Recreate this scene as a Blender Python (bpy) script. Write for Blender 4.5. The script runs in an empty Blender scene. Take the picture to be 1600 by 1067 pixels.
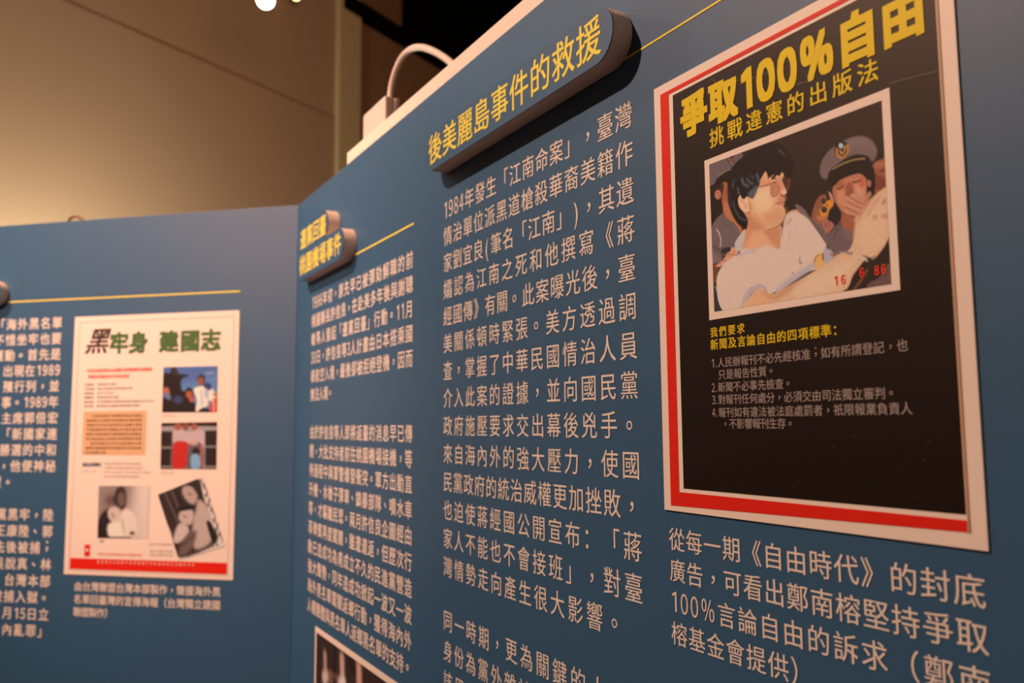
import bpy, bmesh, math, random
import numpy as np
from mathutils import Matrix, Vector

# ------------------------------------------------------------------ frame of reference
# 1 unit of the measured layout = S metres; the camera stands at the origin in plan, 1.6 m high
S = 1.33
CAMZ = 1.60
PITCH, ROLL = .09921, -.00773
YR, YL = -.52176, -1.34854                       # headings of the two display panels
FOLD = Vector((-.254877*S, .978620*S, 0))        # the fold between the panels, in plan
TOP = CAMZ + .264436*S                           # height of the panels' top edge

scene = bpy.context.scene
col = scene.collection
rnd = random.Random(4)

# ------------------------------------------------------------------ camera
cd = bpy.data.cameras.new('camera'); cam = bpy.data.objects.new('camera', cd); col.objects.link(cam)
fw = Vector((0, math.cos(PITCH), math.sin(PITCH))); rt = Vector((1, 0, 0)); up = rt.cross(fw)
r2 = math.cos(ROLL)*rt + math.sin(ROLL)*up; u2 = -math.sin(ROLL)*rt + math.cos(ROLL)*up
m = Matrix((r2, u2, -fw)).transposed().to_4x4(); m.translation = (0, 0, CAMZ)
cam.matrix_world = m
cd.sensor_width = 36; cd.lens = 1300/1600*36; cd.clip_start = .02
cd.dof.use_dof = True; cd.dof.focus_distance = .56; cd.dof.aperture_fstop = 8.0
scene.camera = cam

# ------------------------------------------------------------------ world, lights, exposure
w = bpy.data.worlds.new('world'); scene.world = w; w.use_nodes = True
w.node_tree.nodes['Background'].inputs[0].default_value = (.30, .17, .10, 1)
w.node_tree.nodes['Background'].inputs[1].default_value = .05
vs = scene.view_settings
vs.view_transform = 'Standard'; vs.look = 'None'; vs.exposure = 0; vs.gamma = 1; vs.use_curve_mapping = False
scene.cycles.use_denoising = True
scene.cycles.max_bounces = 6

def P(x, y, z):                                  # layout units relative to the camera -> metres
    return Vector((x*S, y*S, CAMZ + z*S))
def lamp(name, kind, loc, target, power, colour, **kw):
    l = bpy.data.lights.new(name, kind); l.energy = power; l.color = colour
    for k, v in kw.items(): setattr(l, k, v)
    o = bpy.data.objects.new(name, l); col.objects.link(o); o.location = loc
    d = Vector(target) - Vector(loc); o.rotation_euler = d.to_track_quat('-Z', 'Y').to_euler()
    return o
WARM = (1, .57, .37)
# the ceiling spotlight that lights the two panels
lamp('spotlight_light', 'SPOT', P(-1.10, .36, 1.20), P(-.20, .85, .10), 222, WARM, spot_size=2.3, spot_blend=.8, shadow_soft_size=.035)
# unseen lights added for sheen, warm on left panel, whiter grazing the long one
lamp('left_sheen_light', 'SPOT', P(-.98, .10, .56), P(-.36, 1.05, .12), 72, (1, .50, .32), spot_size=1.0, spot_blend=.9, shadow_soft_size=.05)
lamp('cool_sheen_light', 'SPOT', P(-1.35, 1.75, 1.25), P(-.15, .80, -.25), 15, (.80, .92, 1), spot_size=.9, spot_blend=.8, shadow_soft_size=.10)
# a lamp standing behind the left panel washes the lower left of the room's wall
_w = lambda a, d: (WA0[0]+.5213*a+.8534*d, WA0[1]+.8534*a-.5213*d)
WA0 = (-1.57, 2.56)
lamp('wall_washer_light', 'POINT', P(*_w(.06, .42), .17), (0, 9, 0), 52, (1, .86, .64), shadow_soft_size=.10)
# unseen soft fills added to lift the panels and the hall wall
lamp('hall_fill', 'AREA', P(.6, -1.6, 2.0), P(-.2, 1.0, .0), 12, (1, .58, .36), size=2.2)
lamp('hall_fill_2', 'AREA', P(.4, 1.6, 2.3), P(-1.0, 3.6, .6), 30, (1, .50, .27), size=3.0)

# ------------------------------------------------------------------ helpers
def lin(c):
    return tuple(((v/255)/12.92 if v/255 <= .04045 else ((v/255+.055)/1.055)**2.4) for v in c)
def mat(name, colour, rough=.5, spec=.5, emis=None, bump=0, bscale=400, var=0, vscale=6, metal=0):
    m = bpy.data.materials.new(name); m.use_nodes = True; nt = m.node_tree; b = nt.nodes['Principled BSDF']
    b.inputs['Base Color'].default_value = (*colour, 1); b.inputs['Roughness'].default_value = rough
    b.inputs['Specular IOR Level'].default_value = spec; b.inputs['Metallic'].default_value = metal
    if emis: b.inputs['Emission Color'].default_value = (*emis[0], 1); b.inputs['Emission Strength'].default_value = emis[1]
    tc = nt.nodes.new('ShaderNodeTexCoord')
    if bump:
        n = nt.nodes.new('ShaderNodeTexNoise'); n.inputs['Scale'].default_value = bscale; n.inputs['Detail'].default_value = 3
        bp = nt.nodes.new('ShaderNodeBump'); bp.inputs['Strength'].default_value = bump; bp.inputs['Distance'].default_value = .001
        nt.links.new(tc.outputs['Object'], n.inputs['Vector']); nt.links.new(n.outputs['Fac'], bp.inputs['Height']); nt.links.new(bp.outputs['Normal'], b.inputs['Normal'])
    if var:
        n = nt.nodes.new('ShaderNodeTexNoise'); n.inputs['Scale'].default_value = vscale; n.inputs['Detail'].default_value = 4
        mx = nt.nodes.new('ShaderNodeMix'); mx.data_type = 'RGBA'
        mx.inputs[6].default_value = (*[c*(1-var) for c in colour], 1); mx.inputs[7].default_value = (*[min(1, c*(1+var)) for c in colour], 1)
        nt.links.new(tc.outputs['Object'], n.inputs['Vector']); nt.links.new(n.outputs['Fac'], mx.inputs[0]); nt.links.new(mx.outputs[2], b.inputs['Base Color'])
    return m
M = dict(
    blue=mat('blue_satin_print', (.030, .116, .262), .52, .5, bump=.05, bscale=1200, var=.07, vscale=700),
    foam=mat('foam_edge', (.84, .66, .54), .7, .3, bump=.3, bscale=260, var=.12, vscale=60),
    ink=mat('white_ink', (.80, .80, .80), .5, .4),
    yellow=mat('yellow_ink', (.90, .86, .11), .5, .3),
    paper=mat('white_poster_paper', (.86, .84, .84), .5, .4),
    red=mat('red_ink', (.74, .022, .012), .5, .25),
    black=mat('black_ink', (.008, .004, .003), .50, .3, bump=.04, bscale=1200, var=.25, vscale=900),
    gold=mat('golden_ink', (.80, .70, .025), .5, .2),
    greyink=mat('grey_ink', (.40, .38, .40), .5, .4),
    crease=mat('crease_grey', (.16, .12, .12), .5, .4),
    tan=mat('tan_ink', (.55, .36, .24), .5, .4),
    tanblock=mat('tan_block_ink', (.72, .50, .32), .5, .4),
    darkgreen=mat('green_ink', (.055, .16, .05), .5, .4),
    darkink=mat('dark_ink', (.05, .035, .03), .5, .4),
    softink=mat('faded_ink', (.38, .32, .32), .5, .4),
    blueink=mat('blue_ink', (.07, .16, .32), .5, .4),
    cream=mat('cream_board', (.84, .82, .76), .6, .4, var=.03, vscale=30),
    plastic=mat('white_plastic', (.72, .66, .64), .35, .5),
    cable=mat('white_cable_rubber', (.70, .64, .62), .38, .5),
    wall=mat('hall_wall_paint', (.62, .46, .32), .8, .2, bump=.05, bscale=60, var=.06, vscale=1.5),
    wall2=mat('hall_wall_shade_tone', (.40, .26, .16), .85, .1, var=.08, vscale=1.5),  # darker wall tone; on wall_right it paints in the shade beyond the pilaster
    pale=mat('pilaster_paint', (.80, .72, .44), .8, .2, var=.03, vscale=2),
    blackpaint=mat('black_ceiling_paint', (.004, .004, .004), .95, .05),
    floor=mat('dark_floor', (.16, .11, .08), .5, .4, var=.2, vscale=2),
    metal=mat('black_lamp_metal', (.02, .02, .02), .4, .5),
    brass=mat('brown_wire', (.20, .11, .05), .5, .4),
    lens=mat('lit_lamp_lens', (1, 1, 1), .4, .3, emis=((1, .93, .80), 60)),
    lens2=mat('dim_lamp_lens', (1, .8, .5), .4, .3, emis=((1, .62, .22), 9)),
)
def link(name, me, m, parent=None):
    o = bpy.data.objects.new(name, me); col.objects.link(o)
    if m and not me.materials: me.materials.append(m)
    if parent: o.parent = parent
    return o
def mesh(name, vs_, fs, m=None, parent=None, smooth=False):
    me = bpy.data.meshes.new(name); me.from_pydata([tuple(v) for v in vs_], [], fs); me.update()
    if smooth:
        for p in me.polygons: p.use_smooth = True
    return link(name, me, m, parent)
def from_bm(name, bm, m, parent=None, smooth=False):
    bmesh.ops.recalc_face_normals(bm, faces=bm.faces)
    me = bpy.data.meshes.new(name); bm.to_mesh(me); bm.free()
    if smooth:
        for p in me.polygons: p.use_smooth = True
    return link(name, me, m, parent)
def empty(name, loc=(0, 0, 0), rz=0):
    o = bpy.data.objects.new(name, None); col.objects.link(o); o.location = loc; o.rotation_euler = (0, 0, rz); o.empty_display_size = .1
    return o
def tag(o, label, cat, group=None):
    o['label'] = label; o['category'] = cat
    if group: o['group'] = group
    return o
def struct(o): o['kind'] = 'structure'; return o
def box_bm(bm, lo, hi, bev=0):
    g = bmesh.ops.create_cube(bm, size=1)['verts']
    for v in g: v.co = Vector([lo[i] + (v.co[i]+.5)*(hi[i]-lo[i]) for i in range(3)])
    if bev: bmesh.ops.bevel(bm, geom=list({e for v in g for e in v.link_edges}), offset=bev, segments=2, affect='EDGES', profile=.6)
def prism(outline, y0, y1, name, m, parent, bev=0, cap_m=None):
    """outline: (x, z) list, extruded along the panel's depth from y0 (front) to y1 (back)"""
    bm = bmesh.new()
    a = [bm.verts.new((x, y0, z)) for x, z in outline]
    f = bm.faces.new(a)
    r = bmesh.ops.extrude_face_region(bm, geom=[f])
    for v in [g for g in r['geom'] if isinstance(g, bmesh.types.BMVert)]: v.co.y = y1
    if bev: bmesh.ops.bevel(bm, geom=[e for e in bm.edges if abs(e.verts[0].co.y-y0) < 1e-6 and abs(e.verts[1].co.y-y0) < 1e-6], offset=bev, segments=1, affect='EDGES')
    return from_bm(name, bm, m, parent)
def tube(pts, r, name, m, parent, seg=12, closed=False):
    cu = bpy.data.curves.new(name, 'CURVE'); cu.dimensions = '3D'; cu.bevel_depth = r; cu.bevel_resolution = 4; cu.resolution_u = 16
    sp = cu.splines.new('NURBS'); sp.points.add(len(pts)-1); sp.use_endpoint_u = True; sp.order_u = 4
    for i, p in enumerate(pts): sp.points[i].co = (*p, 1)
    t = bpy.data.objects.new('tmp', cu); col.objects.link(t)
    dg = bpy.context.evaluated_depsgraph_get(); me = bpy.data.meshes.new_from_object(t.evaluated_get(dg)); me.name = name
    bpy.data.objects.remove(t); bpy.data.curves.remove(cu)
    for p in me.polygons: p.use_smooth = True
    me.materials.clear()
    return link(name, me, m, parent)

# ------------------------------------------------------------------ panel frames: x along the panel, y into it, z up
EXR = Vector((-math.sin(YR), -math.cos(YR), 0)); EXL = Vector((-math.sin(YL), -math.cos(YL), 0))
AR = math.atan2(EXR.y, EXR.x); AL = math.atan2(EXL.y, EXL.x)
def frame(side, name, u, v):
    """an Empty on panel R or L at panel position (u, v), turned with the panel"""
    e = EXR if side == 'R' else EXL; a = AR if side == 'R' else AL
    return empty(name, FOLD + e*(u*S) + Vector((0, 0, TOP + v*S)), a)

# ------------------------------------------------------------------ lettering
_fc = bpy.data.curves.new('lettering_source', 'FONT'); _fo = bpy.data.objects.new('lettering_source', _fc); col.objects.link(_fo)
_fc.resolution_u = 3
_cache = {}
def glyph(ch, off):
    k = (ch, 0)
    if ch == '1' and k not in _cache:            # a plain one with a flag and no foot, as in the print
        _cache[k] = (np.array([(.25, 0), (.34, 0), (.34, .74), (.27, .74), (.09, .64), (.09, .555), (.25, .64)], 'f'), [(0, 1, 2, 3, 6), (3, 4, 5, 6)], .09, .34)
    if k not in _cache:
        _fc.body = chr(ord(ch) + 0xFEE0) if ch in '0123456789%' else ch; bpy.context.view_layer.update()
        me = _fo.to_mesh(); n = len(me.vertices); a = np.zeros(n*3, 'f'); me.vertices.foreach_get('co', a); a = a.reshape(n, 3)[:, :2].copy()
        fs = [tuple(p.vertices) for p in me.polygons]
        x0, x1 = (float(a[:, 0].min()), float(a[:, 0].max())) if n else (0, 0)
        _fo.to_mesh_clear()
        _cache[k] = (a, fs, x0, x1)
    return _cache[k]
CENTRED = '，。、；'
def advance(ch):
    if ch == ' ': return .5
    if ch == '　': return 1
    if ch == '(' or ch == ')': return .55
    if ch in '》《' : return 1
    if ord(ch) < 128: return {'.': .35, '%': .86, "'": .25}.get(ch, .52)
    return 1
def text(name, s, x0, x1, z, em, m, parent, y, off=0, shear=0, adv=None, zs=1, asc=.92, wide=1):
    """one line of flat print; glyph faces spread from x0 to x1, centred on height z (panel units)"""
    A = [adv[i] if adv else advance(c) for i, c in enumerate(s)]
    tot = sum(A)*em*wide
    gap = ((x1-x0) - tot)/max(1, len(s)-1) if x1 is not None else 0
    V = []; F = []; pen = x0; n = 0
    for c, a in zip(s, A):
        if c not in ' 　':
            g, fs, gx0, gx1 = glyph(c, off)
            q = g.copy()
            if ord(c) < 128 and c not in ".'":
                w = gx1-gx0; tw = a*.82 if c not in '1()' else (a*.50 if c == '1' else a*.42)
                q[:, 0] = (q[:, 0]-gx0)/w*tw + (a-tw)/2
                q[:, 1] = (q[:, 1]*1.10 - .035)
            elif c == '.': q[:, 0] += .05
            if c in CENTRED: q[:, 0] += .27; q[:, 1] += .27
            q[:, 1] = (q[:, 1]-.355)*zs
            q[:, 0] += shear*q[:, 1]
            # heavier weights: the strokes are spread by overprinting the glyph
            sh = [(0, 0)] if off < .003 else ([(-off, 0), (off, 0)] if off < .008 else [(-off, -off*.7), (off, -off*.7), (off, off*.7), (-off, off*.7)])
            if off > .022: sh = [(i_*off, j_*off) for i_ in (-1, 0, 1) for j_ in (-1, 0, 1)]
            for li, (dx, dz) in enumerate(sh):
                for vx, vz in q: V.append((pen*S + (vx+dx)*em*wide*S, y - li*1.6e-5, (z + (vz+dz)*em)*S))
                F += [tuple(i+n for i in f) for f in fs]; n += len(g)
        pen += a*em*wide + gap
    return mesh(name, V, F, m, parent)
def rect(name, x0, z0, x1, z1, y, m, parent):
    return mesh(name, [(x0*S, y, z0*S), (x1*S, y, z0*S), (x1*S, y, z1*S), (x0*S, y, z1*S)], [(0, 1, 2, 3)], m, parent)
def ring(name, x0, z0, x1, z1, t, y, m, parent):
    """flat printed frame; t = (left, right, bottom, top) band widths"""
    l, r, b, tp = t
    o = [(x0, z0), (x1, z0), (x1, z1), (x0, z1)]; i = [(x0+l, z0+b), (x1-r, z0+b), (x1-r, z1-tp), (x0+l, z1-tp)]
    V = [(a*S, y, c*S) for a, c in o+i]
    return mesh(name, V, [(k, (k+1) % 4, 4+(k+1) % 4, 4+k) for k in range(4)], m, parent)

# ------------------------------------------------------------------ printed photographs: coloured prints on a fine grid
PHOTOS = {
 'main': ([(0.6969, -0.1459), (0.7871, -0.147), (0.7871, -0.2153), (0.6972, -0.2144)], 330, 250, (50, 33, 26), (228, 180, 155), [
  ('p',[-.007,.143,.043,.139,.034,.202,.072,.266,.085,.36,.005,.409,-.016,.41],(40,26,22),.0,1.0),
  ('p',[-.007,.005,.075,.003,.135,.002,.184,.001,.232,.012,.215,.107,.171,.092,.118,.093,.078,.105,.051,.116,.043,.139,.008,.148,-.012,.121],(108,84,84),.0,1.0),
  ('p',[.043,.126,.085,.098,.152,.076,.185,.071,.202,.122,.174,.17,.134,.189,.082,.165,.034,.182],(34,24,22),.0,1.0),
  ('s',[.061,.101,.092,.092,.125,.086,.152,.084],(150,118,80),.0042,1.0),
  ('p',[.178,.031,.175,.042,.165,.048,.153,.047,.141,.039,.132,.027,.129,.013,.133,.001,.143,-.005,.155,-.003,.167,.004,.176,.017],(42,28,25),.0,1.0),
  ('s',[.138,.007,.147,.035,.16,.042,.174,.019],(180,115,85),.0047,1.0),
  ('s',[.148,.007,.156,.029,.164,.013],(175,105,80),.0031,1.0),
  ('p',[.083,.162,.125,.17,.123,.243,.129,.321,.159,.406,.207,.482,.204,.538,.157,.456,.094,.382,.086,.322,.082,.269],(165,90,56),.0,1.0),
  ('p',[.094,.285,.12,.306,.152,.398,.2,.481,.199,.518,.157,.444,.101,.371],(190,106,72),.0,2),
  ('p',[.072,.168,.099,.167,.09,.22,.079,.255,.07,.213],(70,38,28),.0,1.5),
  ('p',[.077,.232,.074,.247,.065,.256,.054,.257,.043,.249,.035,.235,.033,.218,.037,.203,.045,.193,.056,.193,.067,.2,.075,.215],(188,110,84),.0,1.0),
  ('s',[.054,.211,.065,.234,.059,.249],(150,76,56),.0042,1.0),
  ('p',[-.003,.444,.082,.36,.113,.411,.157,.442,.193,.508,.191,.564,.161,.582,.169,.622,.125,.605,.074,.638,.072,.682,-.012,.687],(114,88,86),.0,1.0),
  ('s',[.081,.363,.089,.417,.117,.457,.157,.445],(90,66,64),.0042,1.0),
  ('s',[.006,.558,.065,.617,.073,.676],(84,62,62),.0073,2),
  ('p',[-.009,.6,.037,.636,.069,.679,.062,.699,-.012,.69],(126,98,98),.0,2),
  ('s',[.038,.455,.055,.489,.063,.529,.06,.574],(206,168,152),.0063,1.0),
  ('p',[-.016,.689,.072,.682,.062,.699,.037,.739,.024,.801,-.017,.819],(112,66,46),.0,1.0),
  ('p',[-.01,.807,.022,.859,.046,.927,.073,1.014,-.017,1.0],(56,48,54),.0,1.0),
  ('s',[.012,.834,.022,.859],(170,150,150),.0042,1.0),
  ('p',[.021,.697,.073,.67,.125,.604,.17,.613,.18,.643,.161,.661,.109,.687,.055,.708],(216,142,112),.0,1.0),
  ('s',[.083,.637,.123,.642,.155,.653],(170,95,72),.0042,1.0),
  ('s',[.073,.673,.102,.681],(170,95,72),.0037,1.0),
  ('p',[.068,.595,.125,.594,.123,.624,.071,.625],(48,42,46),.0,1.0),
  ('p',[.48,.49,.509,.466,.553,.471,.591,.51,.59,.544,.496,.512],(214,142,116),.0,1.0),
  ('p',[.538,.436,.585,.474,.619,.541,.655,.562,.684,.609,.715,.696,.746,.786,.726,.798,.699,.731,.65,.668,.611,.607,.582,.542],(124,94,90),.0,1.0),
  ('s',[.628,.583,.657,.636,.695,.702,.731,.788],(50,38,40),.0052,1.0),
  ('s',[.615,.528,.653,.601,.677,.658],(100,74,74),.0052,2),
  ('s',[.669,.589,.696,.669,.724,.737],(98,72,70),.0031,1.0),
  ('p',[.938,.354,.955,.328,.978,.323,1.013,.333,1.01,.494,.974,.499,.948,.493,.944,.431],(158,84,60),.0,1.0),
  ('s',[.979,.384,.997,.381],(70,34,28),.0073,1.0),
  ('p',[.952,.391,.974,.409,.995,.427,1.006,.483,.975,.489,.949,.464],(128,58,44),.0,3),
  ('p',[.999,.354,.995,.359,.987,.361,.976,.359,.965,.353,.957,.346,.955,.339,.958,.333,.966,.332,.977,.334,.988,.34,.996,.347],(180,104,76),.0,3),
  ('p',[.745,.366,.731,.327,.908,.365,.949,.358,.948,.485,.92,.509,.896,.523,.884,.481],(34,24,22),.0,1.0),
  ('p',[.751,.39,.784,.367,.833,.359,.88,.362,.907,.392,.911,.442,.908,.473,.901,.514,.871,.569,.832,.601,.799,.576,.768,.517,.75,.468,.743,.421],(190,112,82),.0,1.0),
  ('p',[.753,.402,.774,.375,.798,.378,.792,.403,.767,.423,.76,.482,.749,.445],(176,96,68),.0,3),
  ('p',[.832,.372,.87,.369,.898,.389,.904,.45,.877,.441,.84,.419],(202,120,92),.0,4),
  ('p',[.849,.422,.882,.432,.899,.47,.888,.504,.861,.48],(212,138,106),.0,4),
  ('p',[.806,.419,.831,.394,.845,.42,.845,.469,.818,.472,.805,.459],(160,82,56),.0,3),
  ('p',[.762,.427,.797,.421,.804,.468,.797,.51,.769,.496],(206,128,96),.0,4),
  ('p',[.9,.416,.898,.432,.893,.442,.888,.445,.883,.439,.88,.426,.879,.41,.881,.394,.886,.384,.891,.381,.896,.387,.899,.4],(196,86,66),.0,3),
  ('s',[.77,.414,.785,.415,.797,.406],(74,34,26),.0073,1.0),
  ('s',[.846,.399,.862,.405,.878,.4],(74,34,26),.0073,1.0),
  ('s',[.763,.394,.793,.384],(150,84,62),.0037,1.0),
  ('s',[.842,.373,.879,.377],(160,92,68),.0037,1.0),
  ('s',[.809,.461,.819,.461,.83,.47],(110,54,42),.0047,1.0),
  ('p',[.721,.414,.737,.436,.748,.487,.733,.468],(206,130,104),.0,1.0),
  ('p',[.933,.427,.931,.441,.928,.45,.923,.452,.919,.447,.916,.436,.916,.422,.918,.408,.921,.399,.926,.397,.93,.402,.932,.413],(196,118,96),.0,1.0),
  ('s',[.927,.407,.927,.442],(150,70,56),.0037,1.0),
  ('p',[.681,.288,.69,.234,.722,.189,.774,.157,.823,.148,.88,.151,.925,.178,.955,.221,.968,.264,.959,.303,.931,.318,.923,.284,.866,.256,.808,.262,.746,.29,.723,.324,.715,.339,.692,.323],(120,90,88),.0,1.0),
  ('p',[.832,.158,.889,.161,.934,.194,.954,.243,.915,.217,.868,.21,.834,.219],(128,96,96),.0,4),
  ('p',[.722,.324,.741,.291,.809,.257,.866,.25,.921,.278,.94,.323,.946,.378,.935,.423,.907,.394,.88,.362,.833,.359,.784,.367,.751,.39,.73,.361],(36,25,23),.0,1.0),
  ('s',[.751,.292,.793,.28,.837,.276,.874,.279,.908,.288],(172,128,76),.0052,1.0),
  ('p',[.835,.211,.829,.235,.815,.249,.797,.25,.779,.236,.766,.212,.762,.184,.768,.16,.783,.146,.801,.146,.819,.16,.832,.184],(34,25,26),.0,1.0),
  ('s',[.774,.185,.775,.214,.792,.24,.812,.239,.829,.217,.829,.184],(186,118,66),.0115,1.0),
  ('s',[.789,.197,.798,.22,.811,.21,.817,.185],(200,132,80),.0078,1.0),
  ('s',[.784,.209,.798,.231,.817,.221],(60,38,30),.0031,1.0),
  ('p',[.808,.178,.806,.185,.802,.189,.796,.189,.79,.184,.785,.177,.784,.169,.786,.162,.791,.158,.797,.158,.803,.162,.807,.17],(170,164,178),.0,1.0),
  ('p',[.799,.168,.798,.171,.796,.173,.793,.173,.79,.171,.788,.167,.787,.164,.788,.161,.79,.159,.793,.159,.796,.161,.798,.165],(205,200,210),.0,1.0),
  ('p',[.776,.559,.804,.578,.86,.613,.857,.666,.836,.72,.787,.648],(164,88,62),.0,1.0),
  ('p',[.701,.67,.743,.631,.774,.595,.782,.636,.833,.682,.845,.723,.815,.769,.746,.781,.719,.73],(112,84,82),.0,1.0),
  ('s',[.769,.604,.757,.645,.736,.69],(84,60,60),.0047,1.0),
  ('p',[.787,.648,.828,.68,.836,.715,.798,.716],(126,92,88),.0,3),
  ('p',[.627,.537,.64,.48,.669,.429,.704,.427,.71,.467,.723,.515,.705,.578,.679,.593,.644,.572],(150,86,62),.0,1.0),
  ('s',[.651,.483,.676,.439],(110,58,42),.0037,1.0),
  ('s',[.666,.499,.691,.438],(112,60,44),.0031,1.0),
  ('p',[.67,.517,.684,.493,.722,.462,.743,.493,.73,.529,.706,.557,.687,.566],(218,132,48),.0,1.0),
  ('p',[.656,.534,.676,.545,.707,.548,.706,.568,.67,.572,.653,.553],(190,110,70),.0,1.0),
  ('p',[.71,.516,.707,.525,.701,.53,.693,.53,.686,.526,.68,.517,.679,.507,.681,.498,.687,.493,.695,.493,.703,.497,.708,.506],(40,30,28),.0,1.0),
  ('p',[.701,.512,.7,.516,.697,.519,.694,.519,.69,.517,.688,.513,.687,.508,.688,.504,.691,.501,.695,.501,.698,.503,.701,.507],(80,64,60),.0,1.0),
  ('p',[.706,.464,.704,.472,.7,.477,.694,.478,.688,.474,.683,.466,.682,.457,.684,.449,.689,.445,.695,.444,.701,.448,.705,.456],(58,44,44),.0,1.0),
  ('p',[.716,.491,.716,.494,.714,.495,.712,.495,.709,.494,.708,.491,.707,.488,.708,.486,.71,.484,.712,.484,.714,.486,.716,.488],(60,38,26),.0,1.0),
  ('p',[.677,.586,.706,.573,.728,.588,.743,.617,.733,.631,.702,.655,.688,.622],(176,102,84),.0,1.0),
  ('s',[.692,.589,.704,.615],(120,62,52),.0042,1.0),
  ('s',[.71,.588,.719,.613],(120,62,52),.0042,1.0),
  ('p',[.723,.519,.758,.507,.781,.564,.774,.595,.743,.625,.739,.602,.711,.572],(42,30,30),.0,1.0),
  ('p',[.211,.558,.297,.565,.47,.609,.478,.734,.291,.706],(222,172,148),.0,1.0),
  ('p',[.023,.818,.035,.753,.079,.695,.14,.665,.193,.648,.169,.577,.19,.538,.245,.502,.294,.628,.429,.667,.475,.501,.527,.478,.588,.519,.634,.591,.702,.726,.725,.802,.671,.842,.524,.864,.377,.946,.332,.896,.27,.878,.218,.918,.191,.997,.074,1.011,.031,.93],(222,178,158),.0,1.0),
  ('p',[.162,.57,.237,.507,.229,.561,.211,.622,.169,.634],(196,172,172),.0,1.0),
  ('s',[.18,.662,.219,.657,.292,.657],(196,166,172),.0136,3),
  ('p',[.245,.46,.44,.513,.438,.67,.388,.648,.341,.637,.293,.646,.211,.622,.227,.567],(226,156,116),.0,1.0),
  ('p',[.345,.536,.442,.531,.438,.673,.416,.659,.386,.619],(206,130,94),.0,3),
  ('p',[.239,.458,.3,.475,.28,.519,.246,.584,.207,.623,.229,.543],(214,134,98),.0,4),
  ('s',[.442,.525,.441,.596,.437,.67],(200,140,118),.0037,1.0),
  ('s',[.504,.577,.494,.633,.477,.706],(196,152,136),.0031,1.5),
  ('s',[.55,.757,.549,.791,.561,.791],(120,90,84),.0047,1.0),
  ('p',[.511,.844,.51,.846,.509,.848,.507,.848,.505,.847,.504,.845,.503,.843,.504,.841,.505,.839,.507,.839,.509,.84,.51,.842],(80,60,60),.0,1.0),
  ('s',[.436,.603,.472,.541,.513,.505],(188,150,140),.0037,1.5),
  ('s',[.489,.546,.512,.517],(120,96,100),.0031,1.0),
  ('s',[.198,1.007,.21,.954,.246,.908,.295,.888,.331,.9],(190,160,160),.0292,1.5),
  ('s',[.416,.935,.474,.895,.536,.861,.591,.835,.639,.811],(190,162,160),.0271,2),
  ('p',[.679,.754,.699,.728,.734,.792,.695,.83,.676,.804],(180,156,158),.0,1.0),
  ('p',[.624,.801,.641,.768,.67,.755,.679,.777,.682,.828,.637,.855,.636,.823],(226,160,90),.0,1.0),
  ('s',[.629,.799,.641,.774,.654,.766],(110,60,40),.0047,1.0),
  ('s',[.676,.765,.677,.798],(60,45,48),.0068,1.0),
  ('s',[.699,.725,.708,.744],(50,42,46),.0068,1.0),
  ('p',[.202,1.008,.227,.955,.283,.908,.325,.902,.377,.949,.509,.908,.622,.858,.719,.813,.749,.784,.813,.771,.838,.702,.851,.618,.865,.575,.908,.535,.962,.496,1.013,.492,1.009,.697,.985,.781,.927,.849,.894,.837,.826,.914,.756,1.005,.44,1.018],(222,164,128),.0,1.0),
  ('p',[.23,1.0,.257,.943,.306,.909,.353,.935,.386,.965,.326,1.015],(226,158,116),.0,4),
  ('p',[.318,.917,.381,.955,.479,.917,.571,.899,.569,.928,.477,.957,.385,.989],(206,138,102),.0,4),
  ('p',[.521,.917,.717,.851,.83,.825,.805,.895,.711,.978,.543,1.001],(228,176,144),.0,8),
  ('p',[.883,.627,.959,.574,.991,.656,.976,.749,.917,.808,.855,.756],(226,172,136),.0,8),
  ('s',[.869,.621,.894,.569,.928,.526,.956,.502],(196,122,96),.0052,2),
  ('s',[.906,.61,.931,.564,.969,.522],(198,126,100),.0042,2),
  ('s',[.992,.545,.982,.563],(160,70,56),.0073,1.0),
  ('s',[.835,.693,.849,.632,.87,.594],(200,130,104),.0052,2),
  ('p',[1.001,.636,.999,.642,.994,.644,.988,.644,.981,.641,.976,.635,.975,.629,.977,.624,.982,.621,.989,.621,.995,.625,1.0,.63],(206,120,98),.0,3),
  ('p',[.953,.628,.951,.634,.947,.637,.941,.637,.935,.633,.931,.628,.93,.622,.932,.616,.936,.613,.942,.614,.948,.617,.952,.622],(206,128,104),.0,3),
  ('s',[.85,.616,.881,.56,.901,.523,.921,.491],(214,150,124),.0136,3),
  ('s',[.747,.78,.766,.774,.804,.787,.823,.796],(150,120,120),.0068,1.0),
  ('p',[.763,.782,.762,.784,.76,.786,.756,.786,.753,.784,.75,.782,.75,.779,.751,.776,.753,.775,.757,.775,.76,.776,.762,.779],(50,40,44),.0,1.0),
  ('p',[.826,.798,.826,.8,.824,.802,.822,.802,.82,.801,.818,.799,.818,.796,.819,.794,.82,.792,.822,.792,.824,.793,.826,.795],(60,50,50),.0,1.0),
  ('s',[.8,.777,.806,.8],(110,100,110),.0047,1.0),
  ('s',[.841,.813,.869,.83,.895,.852],(206,186,194),.0063,1.5),
  ('s',[.878,.821,.914,.843,.932,.836],(60,40,38),.0042,1.0),
  ('s',[.717,.774,.731,.788,.746,.786],(150,60,44),.0052,1.0),
  ('s',[.837,.478,.874,.505,.907,.542],(204,130,104),.023,1.0),
  ('s',[.813,.479,.854,.521,.895,.557],(206,130,102),.023,1.0),
  ('s',[.802,.508,.844,.545,.875,.576],(208,132,106),.023,1.0),
  ('s',[.801,.544,.833,.569,.87,.59],(206,128,100),.0209,1.0),
  ('s',[.823,.473,.864,.516,.9,.545],(120,60,44),.0031,1.0),
  ('s',[.812,.5,.849,.533,.881,.559],(124,64,46),.0031,1.0),
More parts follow.
